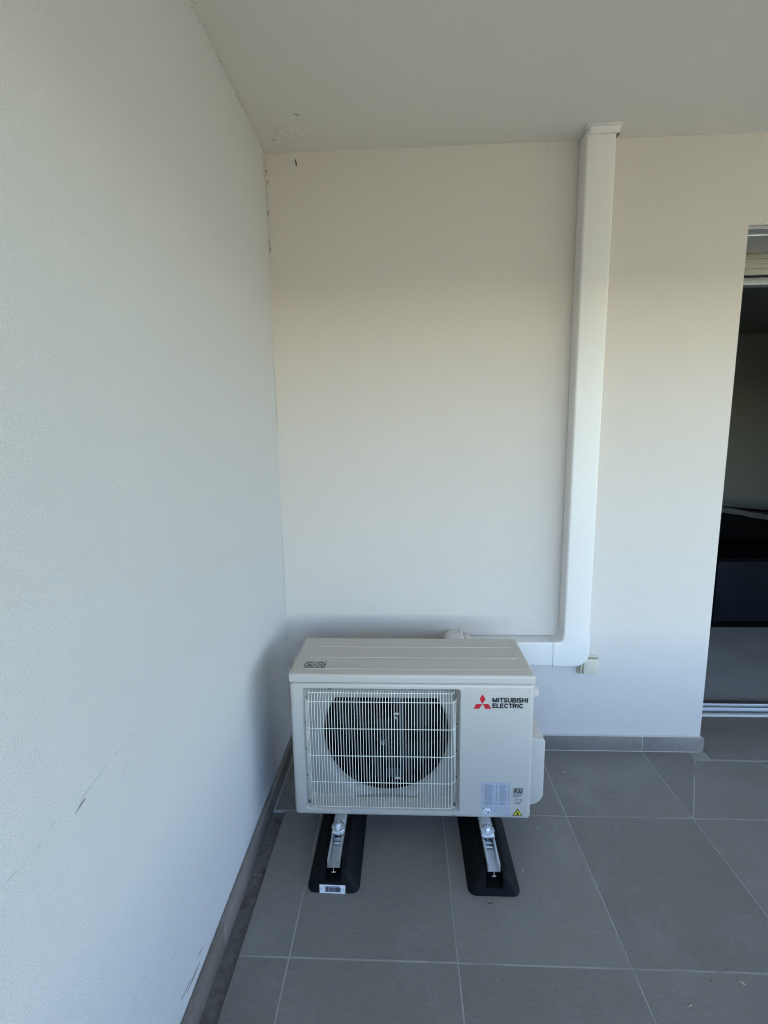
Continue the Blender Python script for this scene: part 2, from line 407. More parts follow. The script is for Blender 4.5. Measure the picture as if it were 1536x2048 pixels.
for s_ in ((-1.152, .836, -1.21, .827, .0014), (-1.197, .773, -1.171, .787, .0013), (-1.42, .812, -1.345, .828, .0009),
           (-1.249, .300, -1.181, .337, .0016), (-1.249, .318, -1.200, .330, .0012), (-1.092, .245, -1.058, .249, .0016),
           (-1.10, .262, -1.092, .247, .0012), (-1.225, .826, -1.30, .815, .0009), (-1.438, .817, -1.42, .814, .003), (-0.916, .266, -0.912, .262, .002)): streak(b, *s_)
part(b, 'scratch_mark', M['scuff'], lw, 0)
b = MB()
for s_ in ((-1.058, .104, -1.022, .101, .005), (-1.072, .108, -1.06, .110, .004), (-1.045, .092, -.975, .088, .006), (-0.985, .113, -.955, .108, .003), (-1.15, .072, -1.09, .067, .010), (-1.18, .074, -1.13, .067, .006)): streak(b, *s_)
part(b, 'chipped_paint', M['scuffd'], lw, 0)

# skirtings (tiles on the walls)
b = MB(); e = 0.0018
ys = [-0.003, -0.372, -0.86, -1.36, -1.86, -2.36, -2.9]
for a, c in zip(ys, ys[1:]): b.box(0.0012, 0.018, c+e, a-e if a < -.01 else a, -0.0105, 0.062, bev=0.0015, seg=2)
part(b, 'skirting_tiles', M['skirt'], lw)
part(MB().box(0.0004, 0.0176, -2.9, -0.004, -0.0105, 0.0595), 'skirting_mortar', M['smortar'], lw, 0)
b = MB()
for x0, x1 in ((0.019, 0.213), (0.216, 0.657), (0.660, 1.112), (1.1155, 1.5685), (1.5715, 1.833)): b.box(x0, x1, -0.0125, -0.0012, 0.003, 0.071, bev=0.0012)
b.box(1.8225, 1.833, -0.0008, 0.22, 0.003, 0.071, bev=0.001)
part(b, 'skirting_tiles', M['skirt'], bw)
part(MB().box(0.019, 1.8215, -0.0105, -0.0004, -0.0018, 0.0725), 'skirting_mortar', M['caulk'], bw, 0)

# doorway: sill tile, rail, roller box, lintel
dr = empty('patio_doorway', (2.9, 0.1, 0), 'dark open patio doorway at the right edge with metal floor rail', 'doorway')
part(MB().box(1.846, XD2-.03, -0.0615, 0.258, -0.0015, 0.0035, bev=0.0012), 'sill_tile', M['tile'], dr)
part(MB().box(1.79, XD2-.001, -0.0665, 0.26, -0.02, -0.0004), 'sill_mortar', M['grout'], dr, 0)
b = MB(); b.box(XD+.002, XD2-.002, 0.262, 0.278, -0.02, 0.012, bev=.001); part(b, 'threshold_edge', M['caulk'], dr)
b = MB()
b.box(XD+.002, XD2-.002, 0.279, 0.292, 0.0, 0.014, bev=.001)
b.box(XD+.002, XD2-.002, 0.301, 0.322, 0, 0.020)
b.box(XD+.002, XD2-.002, 0.331, 0.372, 0, 0.026, bev=.001)
for ya_, yb_, zt_ in ((.2942, .2988, .030), (.324, .3288, .034)): part(MB().box(XD+.002, XD2-.002, ya_, yb_, 0, zt_, bev=.0012), 'rail_lip', M['framel'], dr)
part(b, 'sliding_rail', M['rail'], dr)
b = MB(); b.box(XD+.001, XD2-.001, 0.008, 0.055, ZD-.012, ZD-.001); b.box(XD+.001, XD2-.001, 0.075, 0.225, ZD-.010, ZD-.001)
part(b, 'shutter_box', M['frame'], dr)
part(MB().box(XD+.001, XD2-.001, 0.057, 0.073, ZD-.016, ZD-.001, bev=.001), 'shutter_guide', M['framel'], dr)
part(MB().box(XD+.001, XD2-.001, 0.285, 0.298, 2.073, ZD-.001, bev=.001), 'lintel_board', M['lintel'], dr)
part(MB().box(XD+.001, XD2-.001, 0.275, 0.284, 2.135, ZD-.011, bev=.001), 'lintel_trim', M['beiged'], dr)
part(MB().box(XD+.001, XD2-.001, 0.315, 0.36, 2.04, 2.07, bev=.001), 'head_rail', M['frame'], dr)
part(MB().box(XD+.001, XD+.045, 0.31, 0.36, 0.036, 2.039, bev=.002), 'door_post', M['dark'], dr)

# room behind
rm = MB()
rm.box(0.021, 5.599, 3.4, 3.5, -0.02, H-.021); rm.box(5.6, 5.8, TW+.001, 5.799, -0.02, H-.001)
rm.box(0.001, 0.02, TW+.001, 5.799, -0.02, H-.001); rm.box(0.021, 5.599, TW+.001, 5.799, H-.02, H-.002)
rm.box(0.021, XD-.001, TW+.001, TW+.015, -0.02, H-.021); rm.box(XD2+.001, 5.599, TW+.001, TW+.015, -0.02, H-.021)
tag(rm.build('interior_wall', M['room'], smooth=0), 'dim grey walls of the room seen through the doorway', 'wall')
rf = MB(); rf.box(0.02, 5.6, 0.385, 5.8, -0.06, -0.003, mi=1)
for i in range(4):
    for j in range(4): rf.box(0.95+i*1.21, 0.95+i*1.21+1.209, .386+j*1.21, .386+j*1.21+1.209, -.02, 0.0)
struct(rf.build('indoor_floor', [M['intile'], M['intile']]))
sb = empty('sideboard', (3.6, 1.7, 0), 'low black sideboard standing inside the dark room', 'sideboard')
part(MB().box(2.74, 4.7, 1.36, 1.95, 0.06, 0.50, bev=.006), 'cabinet', M['navyc'], sb)
part(MB().box(2.73, 4.71, 1.35, 1.96, 0.502, 0.53, bev=.004), 'top_board', M['dark'], sb)
part(MB().box(2.68, 4.66, 1.40, 1.9, 0.0, 0.058), 'plinth', M['dark'], sb)
so = empty('sofa', (4.0, 2.5, 0), 'black sofa with pale throw behind the sideboard', 'sofa')
part(MB().prism([(2.70, 2.0, 0.0), (4.9, 2.0, 0.0), (4.9, 2.0, 0.56), (3.53, 2.0, 0.700), (3.15, 2.0, 0.772), (2.70, 2.0, 0.85)], (0, 0.9, 0), bev=.02), 'sofa_body', M['dark'], so)
b = MB(); P = []
for k in range(26):
    x = 2.72+k*.085; P.append((x, (.78-(x-3.15)*.193 if x < 3.6 else .693-(x-3.6)*.1)+random.uniform(-.004, .006)))
b.prism([(x, 1.992, z-.022+random.uniform(-.005, .005)) for x, z in P] + [(x, 1.992, z+.02) for x, z in reversed(P)], (0, .3, 0))
part(b, 'throw_blanket', M['throw'], so, 60)

# ------------------------------------------------------------------ cable duct
du = empty('cable_duct', (1.236, -0.04, 0.43), 'white plastic cable duct running up the rear wall from the unit to the ceiling', 'duct')
def ducta(x0, x1, z0, z1, axis, y=-0.075, bev=.009, yb=-0.0058):
    """cover with rounded front long edges"""
    m_ = MB()
    if axis == 'z': m_.box(x0, x1, y, yb, z0, z1, bev, 4, edges=lambda e: abs(e.verts[0].co.z-e.verts[1].co.z) > .02 and e.verts[0].co.y < -.04)
    else: m_.box(x0, x1, y, yb, z0, z1, bev, 4, edges=lambda e: abs(e.verts[0].co.x-e.verts[1].co.x) > .02 and e.verts[0].co.y < -.04)
    return m_
part(ducta(1.183, 1.289, 0.560, 1.960, 'z'), 'duct_cover', M['pvc'], du)
part(ducta(1.1833, 1.2887, 1.9608, 2.462, 'z', y=-.0746), 'duct_cover', M['pvc'], du)
part(ducta(0.76, 1.152, 0.432, 0.538, 'x'), 'duct_cover', M['pvc'], du)
part(MB().box(1.189, 1.283, -0.0056, -0.0006, 0.54, 2.465), 'duct_base', M['pvc'], du, 0)
part(MB().box(0.76, 1.19, -0.0056, -0.0006, 0.437, 0.533), 'duct_base', M['pvc'], du, 0)
# elbow: outline with a big outer radius
def arc(cx, cz, r, a0, a1, n=12): return [(cx+r*math.cos(math.radians(a0+(a1-a0)*k/n)), cz+r*math.sin(math.radians(a0+(a1-a0)*k/n))) for k in range(n+1)]
xl, xr, zb, zt = 1.142, 1.2915, 0.4295, 0.576
ol = [(xl, zb)] + arc(xr-.062, zb+.062, .062, -90, 0) + [(xr, zt), (1.1805, zt)] + arc(1.1805-.02, 0.5405+.02, .02, 0, -90, 6) + [(xl, 0.5405)]
m_ = MB(); m_.prism([(x, -0.0775, z) for x, z in ol], (0, 0.076, 0))
es = [e for e in m_.bm.edges if all(v.co.y < -.07 for v in e.verts) and not (abs(e.verts[0].co.x-xl) < 1e-5 and abs(e.verts[1].co.x-xl) < 1e-5) and not (abs(e.verts[0].co.z-zt) < 1e-5 and abs(e.verts[1].co.z-zt) < 1e-5)]
bmesh.ops.bevel(m_.bm, geom=es, offset=.009, segments=4, profile=.5, affect='EDGES', clamp_overlap=True)
part(m_, 'duct_elbow', M['pvc'], du)
# end elbow turning out towards the unit
m_ = MB(); ol = [(0.772, 0.425), (0.772, 0.556), (0.766, 0.563)] + [(0.74, 0.563)] + arc(0.722, 0.530, .033, 95, 180, 8) + [(0.689, 0.425)]
m_.prism([(x, -0.100, z) for x, z in ol], (0, 0.097, 0), bev=.006, seg=3)
m_.box(0.7755, 0.800, -0.079, -0.003, 0.428, 0.5455, bev=.004)
part(m_, 'end_elbow', M['pvc'], du)
m_ = MB(); m_.box(1.190, 1.298, -0.0825, -0.0015, 2.446, H-.0045, .007, 3, edges=lambda e: abs(e.verts[0].co.z-e.verts[1].co.z) > .01)
m_.box(1.176, 1.305, -0.098, -0.0015, H-.0042, H-.0008, bev=.0012)
# hollow look: dark slot between cap and cover on the right
part(m_, 'ceiling_cap', M['pvc'], du)
part(MB().box(1.2897, 1.2965, -0.078, -0.006, 2.4452, 2.4468), 'cap_gap', M['ink'], du, 0)

# ------------------------------------------------------------------ socket
so_ = empty('outdoor_socket', (1.314, -0.01, 0.363), 'small beige wall socket partly hidden behind the duct elbow', 'socket')
part(MB().box(1.271, 1.357, -0.012, -0.0008, 0.366, 0.450, bev=.005, seg=3), 'base_plate', M['beige'], so_)
part(MB().box(1.281, 1.355, -0.0205, -0.0122, 0.370, 0.447, bev=.004, seg=3), 'gasket', M['beiged'], so_)
m_ = MB(); m_.box(1.285, 1.349, -0.038, -0.0207, 0.377, 0.443, bev=.005, seg=3)
part(m_, 'hinged_cover', M['beige'], so_)
part(MB().box(1.276, 1.2845, -0.030, -0.0207, 0.376, 0.444, bev=.002), 'hinge', M['beige'], so_)

# ------------------------------------------------------------------ air conditioner outdoor unit
UX, UY, UW, UD = 0.1405, -0.537, 0.800, 0.285
ac = empty('air_conditioner', (UX+UW/2, UY+UD/2, 0.117), 'ivory air conditioner outdoor unit standing on two black rubber feet', 'air conditioner')
ZB, ZT = 0.1175, 0.6045
m_ = MB(); m_.box(UX+.002, UX+UW-.002, UY, UY+UD, ZB, ZT, .014, 4)
cas = part(m_, 'casing', M['casing'], ac)
dg = bpy.context.evaluated_depsgraph_get(); dg.update()
# recess behind the grille: slanted side walls
rx0, rx1, rz0, rz1 = 0.186, 0.700, 0.1435, 0.583
def recess():
    m = MB()
    def ringp(ins, y, r):
        a = []
        for cx, cz, s0 in ((rx1-ins-r, rz0+ins+r, -90), (rx1-ins-r, rz1-ins-r, 0), (rx0+ins+r, rz1-ins-r, 90), (rx0+ins+r, rz0+ins+r, 180)):
            for k in range(5):
                t_ = math.radians(s0+k*22.5); a.append((cx+r*math.cos(t_), y, cz+r*math.sin(t_)))
        return a
    lv = [ringp(-.004, UY-.02, .010), ringp(-.0025, UY-.0005, .010), ringp(0, UY+.003, .010), ringp(.011, UY+.058, .018)]
    vv = [[m.bm.verts.new(p) for p in l_] for l_ in lv]; n = len(lv[0])
    for A, B in zip(vv, vv[1:]):
        for k in range(n): m.bm.faces.new([A[k], A[(k+1) % n], B[(k+1) % n], B[k]])
    m.bm.faces.new(vv[0][::-1]); m.bm.faces.new(vv[-1])
    return m.build('cut', M['casing'])
OX, OZ, OR = 0.4550, 0.3730, 0.2175
m_ = MB()
prof = [(OR+.034, -.01), (OR+.030, 0.0004)] + [(OR+.030*(1-math.sin(math.radians(a))), 0.030*(1-math.cos(math.radians(a)))+.0005) for a in (15, 30, 45, 60, 75, 90)] + [(OR, .17)]
m_.lathe([(r, h+UY+.058) for r, h in prof], (OX, 0, OZ), 'Y', 64)
bmesh.ops.bisect_plane(m_.bm, geom=m_.bm.verts[:]+m_.bm.edges[:]+m_.bm.faces[:], plane_co=(0, 0, 0.5200), plane_no=(0, 0, 1), clear_outer=True)
bmesh.ops.holes_fill(m_.bm, edges=[e for e in m_.bm.edges if e.is_boundary], sides=0)
bmesh.ops.bisect_plane(m_.bm, geom=m_.bm.verts[:]+m_.bm.edges[:]+m_.bm.faces[:], plane_co=(0, 0, 0.1500), plane_no=(0, 0, -1), clear_outer=True)
bmesh.ops.holes_fill(m_.bm, edges=[e for e in m_.bm.edges if e.is_boundary], sides=0)
cutor = m_.build('cut', M['casing'])
boolean(cas, [recess(), cutor])
cas.data.materials.append(M['bell'])      # deep recess faces behind the grille get a darker grey
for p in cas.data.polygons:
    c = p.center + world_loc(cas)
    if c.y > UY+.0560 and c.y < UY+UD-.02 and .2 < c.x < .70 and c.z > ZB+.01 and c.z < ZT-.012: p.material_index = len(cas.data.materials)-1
# black chamber inside
m_ = MB(); m_.lathe([(OR-.0008, UY+.084), (OR-.0008, UY+.198), (.001, UY+.199)], (OX, 0, OZ), 'Y', 48, cap=False)
m_.poly([(OX-.2, UY+.081, .5195), (OX+.2, UY+.081, .5195), (OX+.2, UY+.197, .5195), (OX-.2, UY+.197, .5195)])
part(m_, 'fan_chamber', M['black'], ac)
# fan
m_ = MB()
m_.lathe([(.048, UY+.096), (.052, UY+.100), (.052, UY+.14)], (OX, 0, OZ), 'Y', 32)
for b_ in range(3):
    a0 = math.radians(35+120*b_); g = []
    for i in range(7):
        r = .05+.145*i/6; row = []
        for j in range(6):
            t_ = j/5; a = a0 + (t_-.5)*(1.15+.35*i/6) + .35*i/6
            row.append(m_.bm.verts.new((OX+r*math.cos(a), UY+.099+.05*t_, min(OZ+r*math.sin(a), .5170))))
        g.append(row)
    for i in range(6):
        for j in range(5): m_.bm.faces.new([g[i][j], g[i+1][j], g[i+1][j+1], g[i][j+1]])
fan = part(m_, 'fan', M['fan'], ac, 60)
part(MB().lathe([(.0062, UY+.080), (.0070, UY+.082), (.0070, UY+.0965)], (OX-.012, 0, OZ-.040), 'Y', 6), 'hub_nut', M['screw'], fan)
m_ = MB(); m_.box(OX+.046, OX+.056, UY+.094, UY+.096, OZ-.19, .5170); m_.box(OX+.012, OX+.046, UY+.0945, UY+.0955, OZ+.112, OZ+.122)
m_.box(OX-.002, OX+.046, UY+.0945, UY+.0955, OZ-.178, OZ-.145)
part(m_, 'motor_bracket', M['navy'], ac, 0)
part(MB().prism(speck((OX+.031, UY+.089, OZ+.053), 'y', .013, .9, 9), (0, .004, 0)), 'bracket_clip', M['alu'], ac)
part(MB().box(OX+.026, OX+.044, UY+.089, UY+.0935, OZ+.064, OZ+.071, bev=.001), 'bracket_clip', M['alu'], ac)
part(MB().box(OX+.026, OX+.050, UY+.089, UY+.0935, OZ-.184, OZ-.176, bev=.002), 'bracket_clip', M['alu'], ac)
# grille
m_ = MB(); gy = UY-.007; R1, R2 = .00105, .0013
zs = [0.5415, 0.4465, 0.3485, 0.2515, 0.1600]
x0, x1 = 0.2065, 0.6725
for z in zs:
    m_.tube([(0.1872, UY+.020, z+.006), (0.1935, UY+.004, z+.002), (0.2000, gy+.005, z), (x0+.002, gy, z), (x1-.002, gy, z), (0.679, gy+.005, z), (0.6865, UY+.004, z+.002), (0.6935, UY+.020, z+.006)], R2, 6)
m_.tube([(0.1985, UY+.020, .5815), (0.1985, UY+.006, .5735), (0.204, UY+.0055, .5660), (0.677, UY+.0055, .5660), (0.682, UY+.006, .5735), (0.682, UY+.020, .5815)], R2, 6)
NV = 51
for k in range(NV):
    x = x0+(x1-x0)*k/(NV-1); bow = 0.0016*math.sin(k*.6)
    m_.tube([(x+.0015, UY+.0105, .5735), (x+.0007, UY+.0045, .5660), (x, gy-R1*1.6, .545), (x, gy-R1*1.9, .5405), (x, gy-R1*2.1, .35), (x, gy-R1*1.9, .162), (x, gy+.0015, .156), (x, UY+.004, .147)], R1, 5)
for xx, yy in ((0.2012, gy+.0025), (0.1962, UY+.0025), (0.1925, UY+.0075), (0.6778, gy+.0025), (0.683, UY+.0025), (0.687, UY+.0075)):
    m_.tube([(xx, yy, .5405), (xx, yy, .160)], R1, 5)
gr = part(m_, 'fan_grille', M['wire'], ac, 0)
for p in gr.data.polygons: p.use_smooth = True
for x in (0.1955, 0.684): part(MB().lathe([(.0048, UY+.000), (.0055, UY+.002), (.0055, UY+.010)], (x, 0, 0.168), 'Y', 10), 'grille_screw', M['screw'], ac)
for x in (0.216, 0.684): part(MB().lathe([(.0030, UY-.0022), (.0042, UY-.0012), (.0042, UY+.001)], (x, 0, 0.1275 if x < .3 else 0.1285), 'Y', 12), 'casing_screw', M['screw'], ac)
for x in (.190, .199, .272, .277, .409, .414, .545, .55, .676, .684): part(MB().box(x, x+.0022, UY+.0015, UY+.014, .5795, .5832), 'grille_slot', M['ink'], ac, 0)
for z in (.4535, .356, .259):
    part(MB().box(.1868, .1895, UY+.010, UY+.014, z, z+.005), 'grille_slot', M['ink'], ac, 0); part(MB().box(.6902, .693, UY+.010, UY+.014, z, z+.005), 'grille_slot', M['ink'], ac, 0)
# lid
m_ = MB(); m_.box(UX, UX+UW, UY-.001, UY+UD+.002, .6065, .6335, .0085, 4, edges=lambda e: min(e.verts[0].co.z, e.verts[1].co.z) > .62 or abs(e.verts[0].co.z-e.verts[1].co.z) > .01)
lid = part(m_, 'lid', M['casing'], ac)
m_ = MB(); xa, xb = .186, .9045
def ridge(p, q, r=.0017):
    m_.tube([p, q], r, 8)
zz = .6330
for y, a_, b_ in ((-.498, .184, .9055), (-.416, .192, .9055), (-.332, .200, .9045)): ridge((a_, y, zz), (b_, y, zz))
for xx in (.9045,):
    ridge((xx+.001, -.498, zz), (xx+.001, -.426, zz), .0013); ridge((xx+.001, -.416, zz), (xx+.001, -.342, zz), .0013); ridge((xx, -.332, zz), (xx-.0005, -.275, zz), .0013)
for xx in (.186,):
    ridge((xx-.002, -.492, zz), (xx+.005, -.424, zz), .0008); ridge((xx+.005, -.410, zz), (xx+.012, -.340, zz), .0008); ridge((xx+.013, -.326, zz), (xx+.016, -.27, zz), .0008)
part(m_, 'lid_rib', M['casing'], lid)
m_ = MB()
m_.box(UX+.008, UX+UW-.008, UY+.003, UY+UD-.004, .6040, .6070); part(m_, 'lid_shadow_gap', M['fan'], lid, 0)
# pictogram on the lid
m_ = MB(); zz = .6339
def fr(x0, x1, y0, y1, t_):
    for a in ((x0, x1, y0, y0+t_), (x0, x1, y1-t_, y1), (x0, x0+t_, y0+t_, y1-t_), (x1-t_, x1, y0+t_, y1-t_)): m_.box(a[0], a[1], a[2], a[3], zz-.0003, zz)
fr(.1820, .2540, -.493, -.450, .0021)
for cx in (.2005, .2355):
    m_.tube([(cx+.0155*math.cos(k*.3927), -.4715+.0165*math.sin(k*.3927), zz-.0008) for k in range(16)], .0017, 4, closed=True)
    m_.prism([(cx-.0118, -.4610, zz), (cx-.0098, -.4595, zz), (cx+.0118, -.482, zz), (cx+.0098, -.4835, zz)], (0, 0, -.0003))
m_.prism([(.192, -.480, zz), (.200, -.483, zz), (.2035, -.474, zz), (.198, -.469, zz), (.194, -.473, zz)], (0, 0, -.0003))
m_.prism([(.203, -.474, zz), (.207, -.466, zz), (.2035, -.464, zz), (.200, -.470, zz)], (0, 0, -.0003))
part(m_, 'pictogram', M['ink'], lid, 0)
m_ = MB(); m_.box(.2385, .2445, -.478, -.462, zz-.0003, zz-.0001); m_.box(.2265, .2315, -.481, -.470, zz-.0003, zz-.0001)
part(m_, 'pictogram_shade', M['inkg'], lid, 0)
# side details: right hood, strip, valve cover; left handle
m_ = MB(); X1 = UX+UW-.003
m_.prism([(X1, -.500, .572), (X1, -.500, .536), (X1+.030, -.485, .533), (X1+.030, -.485, .553)], (0, .15, .0), bev=.003)
part(m_, 'side_handle', M['casing'], ac)
part(MB().prism([(X1, -.49, .515), (X1+.012, -.49, .505), (X1+.012, -.49, .16), (X1, -.49, .15)], (0, .19, 0), bev=.003), 'side_panel', M['casing'], ac)
m_ = MB()
ol = [(X1, .385), (X1+.056, .372)] + arc(X1+.056-.045, .130+.045, .045, 0, -80, 8) + [(X1, .126)]
m_.prism([(x, -.486, z) for x, z in ol], (0, .17, 0), bev=.006, seg=3)
part(m_, 'valve_cover', M['casing'], ac)
X0 = UX+.003
part(MB().prism([(X0, -.455, .610), (X0-.018, -.450, .588), (X0-.022, -.445, .600), (X0-.022, -.38, .611), (X0, -.36, .622)], (0, 0, -.035), bev=.003), 'side_handle', M['casing'], ac)
# feet brackets under the unit
for x in (.296, .790):
    m_ = MB(); m_.box(x-.0205, x+.0205, UY-.050, UY+.10, .0965, .0993, bev=.0008)
    m_.box(x-.0205, x+.0205, UY+UD-.08, UY+UD+.05, .0965, .0993, bev=.0008); m_.box(x-.0205, x+.0205, UY+.05, UY+UD-.04, .0994, .1172)
    part(m_, 'foot_bracket', M['bracket'], ac)
# stroke letters for the printed name: polylines in a unit-height box, (width, strokes)
def cv(cx, cy, rx, ry, a0, a1, n=8): return [(cx+rx*math.cos(math.radians(a0+(a1-a0)*i/n)), cy+ry*math.sin(math.radians(a0+(a1-a0)*i/n))) for i in range(n+1)]
SS = cv(.33, .70, .25, .205, 20, 180, 7)+[(.10, .64), (.22, .545), (.44, .47), (.56, .36)]+cv(.33, .30, .25, .205, 0, -160, 8)
LET = {'M': (1.10, [[(.10, 0), (.10, 1)], [(.12, .97), (.50, .05)], [(.50, .05), (.88, .97)], [(.90, 1), (.90, 0)]]), 'I': (.38, [[(.15, 0), (.15, 1)]]),
 'T': (.80, [[(0, .905), (.74, .905)], [(.37, .83), (.37, 0)]]), 'S': (.80, [SS]),
 'U': (.90, [[(.10, 1), (.10, .34)]+cv(.40, .34, .30, .245, 180, 360)+[(.70, .34), (.70, 1)]]),
 'B': (.88, [[(.10, 0), (.10, 1)], [(.18, .905), (.45, .905)]+cv(.45, .72, .20, .185, 90, -90)+[(.18, .535)], [(.18, .095), (.48, .095)]+cv(.48, .31, .21, .215, -90, 80)]),
 'H': (.90, [[(.10, 0), (.10, 1)], [(.70, 0), (.70, 1)], [(.18, .52), (.62, .52)]]),
 'E': (.80, [[(.10, 0), (.10, 1)], [(.18, .905), (.68, .905)], [(.18, .52), (.64, .52)], [(.18, .095), (.70, .095)]]),
 'L': (.72, [[(.10, 0), (.10, 1)], [(.18, .095), (.62, .095)]]),
 'C': (.90, [cv(.43, .5, .33, .40, 42, 318, 14)]),
 'R': (.90, [[(.10, 0), (.10, 1)], [(.18, .905), (.48, .905)]+cv(.48, .71, .20, .195, 90, -90)+[(.18, .515)], [(.48, .46), (.68, 0)]]),
 '3': (.78, [cv(.34, .72, .24, .19, 150, -80, 8)+cv(.34, .29, .26, .205, 80, -150, 9)]),
 '2': (.78, [cv(.34, .68, .24, .23, 160, -20, 8)+[(.50, .48), (.12, .10)], [(.06, .09), (.62, .09)]])}
def letters(mb, word, o, w, h, sw):
    tot = sum(LET[c][0] for c in word)-.12; kx = w/tot; x = o[0]; q = 0
    for c in word:
        for st in LET[c][1]:
            P_ = [Vector((x+px_*kx, 0, o[2]+py_*h)) for px_, py_ in st]
            for a_, c_ in zip(P_, P_[1:]):
                d = (c_-a_).normalized(); n_ = Vector((-d.z, 0, d.x))*(sw*h/2); e_ = d*(sw*h*.22 if len(P_) > 2 else 0)
                q = (q+1) % 7; dy = Vector((0, o[1]-q*.00002, 0))
                mb.prism([a_-e_+n_+dy, c_+e_+n_+dy, c_+e_-n_+dy, a_-e_-n_+dy], (0, .0003, 0))
        x += LET[c][0]*kx
# logo
yl = UY-.0006; a = .0193; cx, cz = .7715, .5355; h = a*math.sqrt(3)/2
m_ = MB(); Y = yl
def pl(pts): m_.prism([(x, Y, z) for x, z in pts], (0, .0004, 0))
pl([(cx, cz+.0004), (cx+a/2, cz+h), (cx, cz+2*h), (cx-a/2, cz+h)])
pl([(cx-.0006, cz), (cx-a, cz), (cx-1.5*a, cz-h), (cx-a/2, cz-h)])
pl([(cx+.0006, cz), (cx+a, cz), (cx+1.5*a, cz-h), (cx+a/2, cz-h)])
part(m_, 'emblem', M['red'], ac, 0)
m_ = MB()
letters(m_, 'MITSUBISHI', (.8035, yl, .5415), .1130, .0158, .27)
letters(m_, 'ELECTRIC', (.8035, yl, .5218), .0980, .0158, .27)
part(m_, 'lettering', M['ink'], ac, 0)
# rating sticker
m_ = MB(); m_.box(.7725, .8700, UY-.0007, UY+.0002, .1335, .2550); stk = part(m_, 'rating_sticker', M['silver'], ac, 0)
m_ = MB(); random.seed(21); Y = UY-.0010
def bar(x0, x1, z, t_=.0012): m_.box(x0, x1, Y, Y+.0002, z, z+t_)
z = .2455
k = 0
while z > .172:
    if k not in (20,):
        bar(.783, .783+random.uniform(.024, .033), z); bar(.8205, .8205+random.uniform(.004, .008), z)
        bar(.8335, .8335+random.uniform(.015, .025), z); bar(.8625, .8655, z)
    z -= .0030; k += 1
for x in (.779, .8215, .834, .8625): bar(x, x+.0028, .2500, .0018)
bar(.7775, .778, .170, .078)
for (xa_, xb_, zc) in ((.795, .812, .1600), (.83, .845, .1605), (.848, .864, .1605), (.783, .80, .1640), (.851, .866, .1375), (.812, .826, .1480)): bar(xa_, xb_, zc)
for (xa_, xb_, za, zb_) in ((.811, .864, .1460, .1464), (.811, .864, .1545, .1549)): m_.box(xa_, xb_, Y, Y+.0002, za, zb_)
part(m_, 'printed_lines', M['inkg'], stk, 0)
part(MB().box(.7830, .8030, Y, Y+.0002, .1430, .1580), 'white_patch', M['paper'], stk, 0)
m_ = MB()
for a4 in ((.7800, .7845, .1565, .1605), (.7880, .7905, .1460, .1530), (.7945, .8000, .1428, .1478)): m_.box(a4[0], a4[1], Y-.0003, Y-.0001, a4[2], a4[3])
part(m_, 'printed_blocks', M['ink'], stk, 0)
# R32 block
m_ = MB(); Y = UY-.0006; fx0, fx1, fz0, fz1 = .8790, .9110, .2165, .2345
for a4 in ((fx0, fx1, fz1-.0018, fz1), (fx0, fx1, fz0, fz0+.0009), (fx0, fx0+.0009, fz0, fz1), (fx1-.0009, fx1, fz0, fz1)): m_.box(a4[0], a4[1], Y, Y+.0004, a4[2], a4[3])
letters(m_, 'R32', (.8825, Y-.0002, .2184), .0255, .0128, .22)
part(m_, 'refrigerant_mark', M['ink'], ac, 0)
m_ = MB()
for z, L in ((.2135, .024), (.2110, .031), (.2085, .028), (.2060, .029), (.2035, .026), (.2010, .017)):
    x = .8790
    while x < .879+L: 
        d_ = random.uniform(.002, .005); m_.box(x, min(x+d_, .879+L), Y, Y+.0003, z, z+.0013); x += d_+.0008
def book(x, z, w_, h_):
    for a4 in ((x, x+w_, z+h_-.0009, z+h_), (x, x+w_, z, z+.0009), (x, x+.0009, z, z+h_), (x+w_-.0009, x+w_, z, z+h_), (x+w_*.48, x+w_*.55, z, z+h_)): m_.box(a4[0], a4[1], Y, Y+.0003, a4[2], a4[3])
book(.8810, .1865, .0115, .0080); book(.8955, .1865, .0140, .0080); m_.box(.9065, .9085, Y, Y+.0003, .1875, .1935)
m_.prism([(.8835, Y, .1765), (.8865, Y, .1815), (.9055, Y, .1825), (.9025, Y, .1765)], (0, .0003, 0))
part(m_, 'instruction_symbols', M['inkg'], ac, 0)
# warning triangle
wx, wz = .8945, .1330; hw, hh = .0170, .0260
m_ = MB(); m_.prism([(wx-hw, Y, wz), (wx+hw, Y, wz), (wx, Y, wz+hh)], (0, .0004, 0)); tri = part(m_, 'warning_border', M['ink'], ac, 0)
m_ = MB(); m_.prism([(wx-hw+.0034, Y-.0004, wz+.0019), (wx+hw-.0034, Y-.0004, wz+.0019), (wx, Y-.0004, wz+hh-.0042)], (0, .0003, 0)); part(m_, 'warning_triangle', M['yellow'], tri, 0)
m_ = MB(); m_.prism([(wx-.0030, Y-.0008, wz+.0045), (wx+.0030, Y-.0008, wz+.0045), (wx+.0038, Y-.0008, wz+.0080), (wx+.0017, Y-.0008, wz+.0108), (wx+.0014, Y-.0008, wz+.0142), (wx-.0012, Y-.0008, wz+.0125), (wx-.0034, Y-.0008, wz+.0085)], (0, .0003, 0))
m_.box(wx-.0055, wx+.0055, Y-.0008, Y-.0005, wz+.0028, wz+.0036); part(m_, 'flame_symbol', M['ink'], tri, 0)

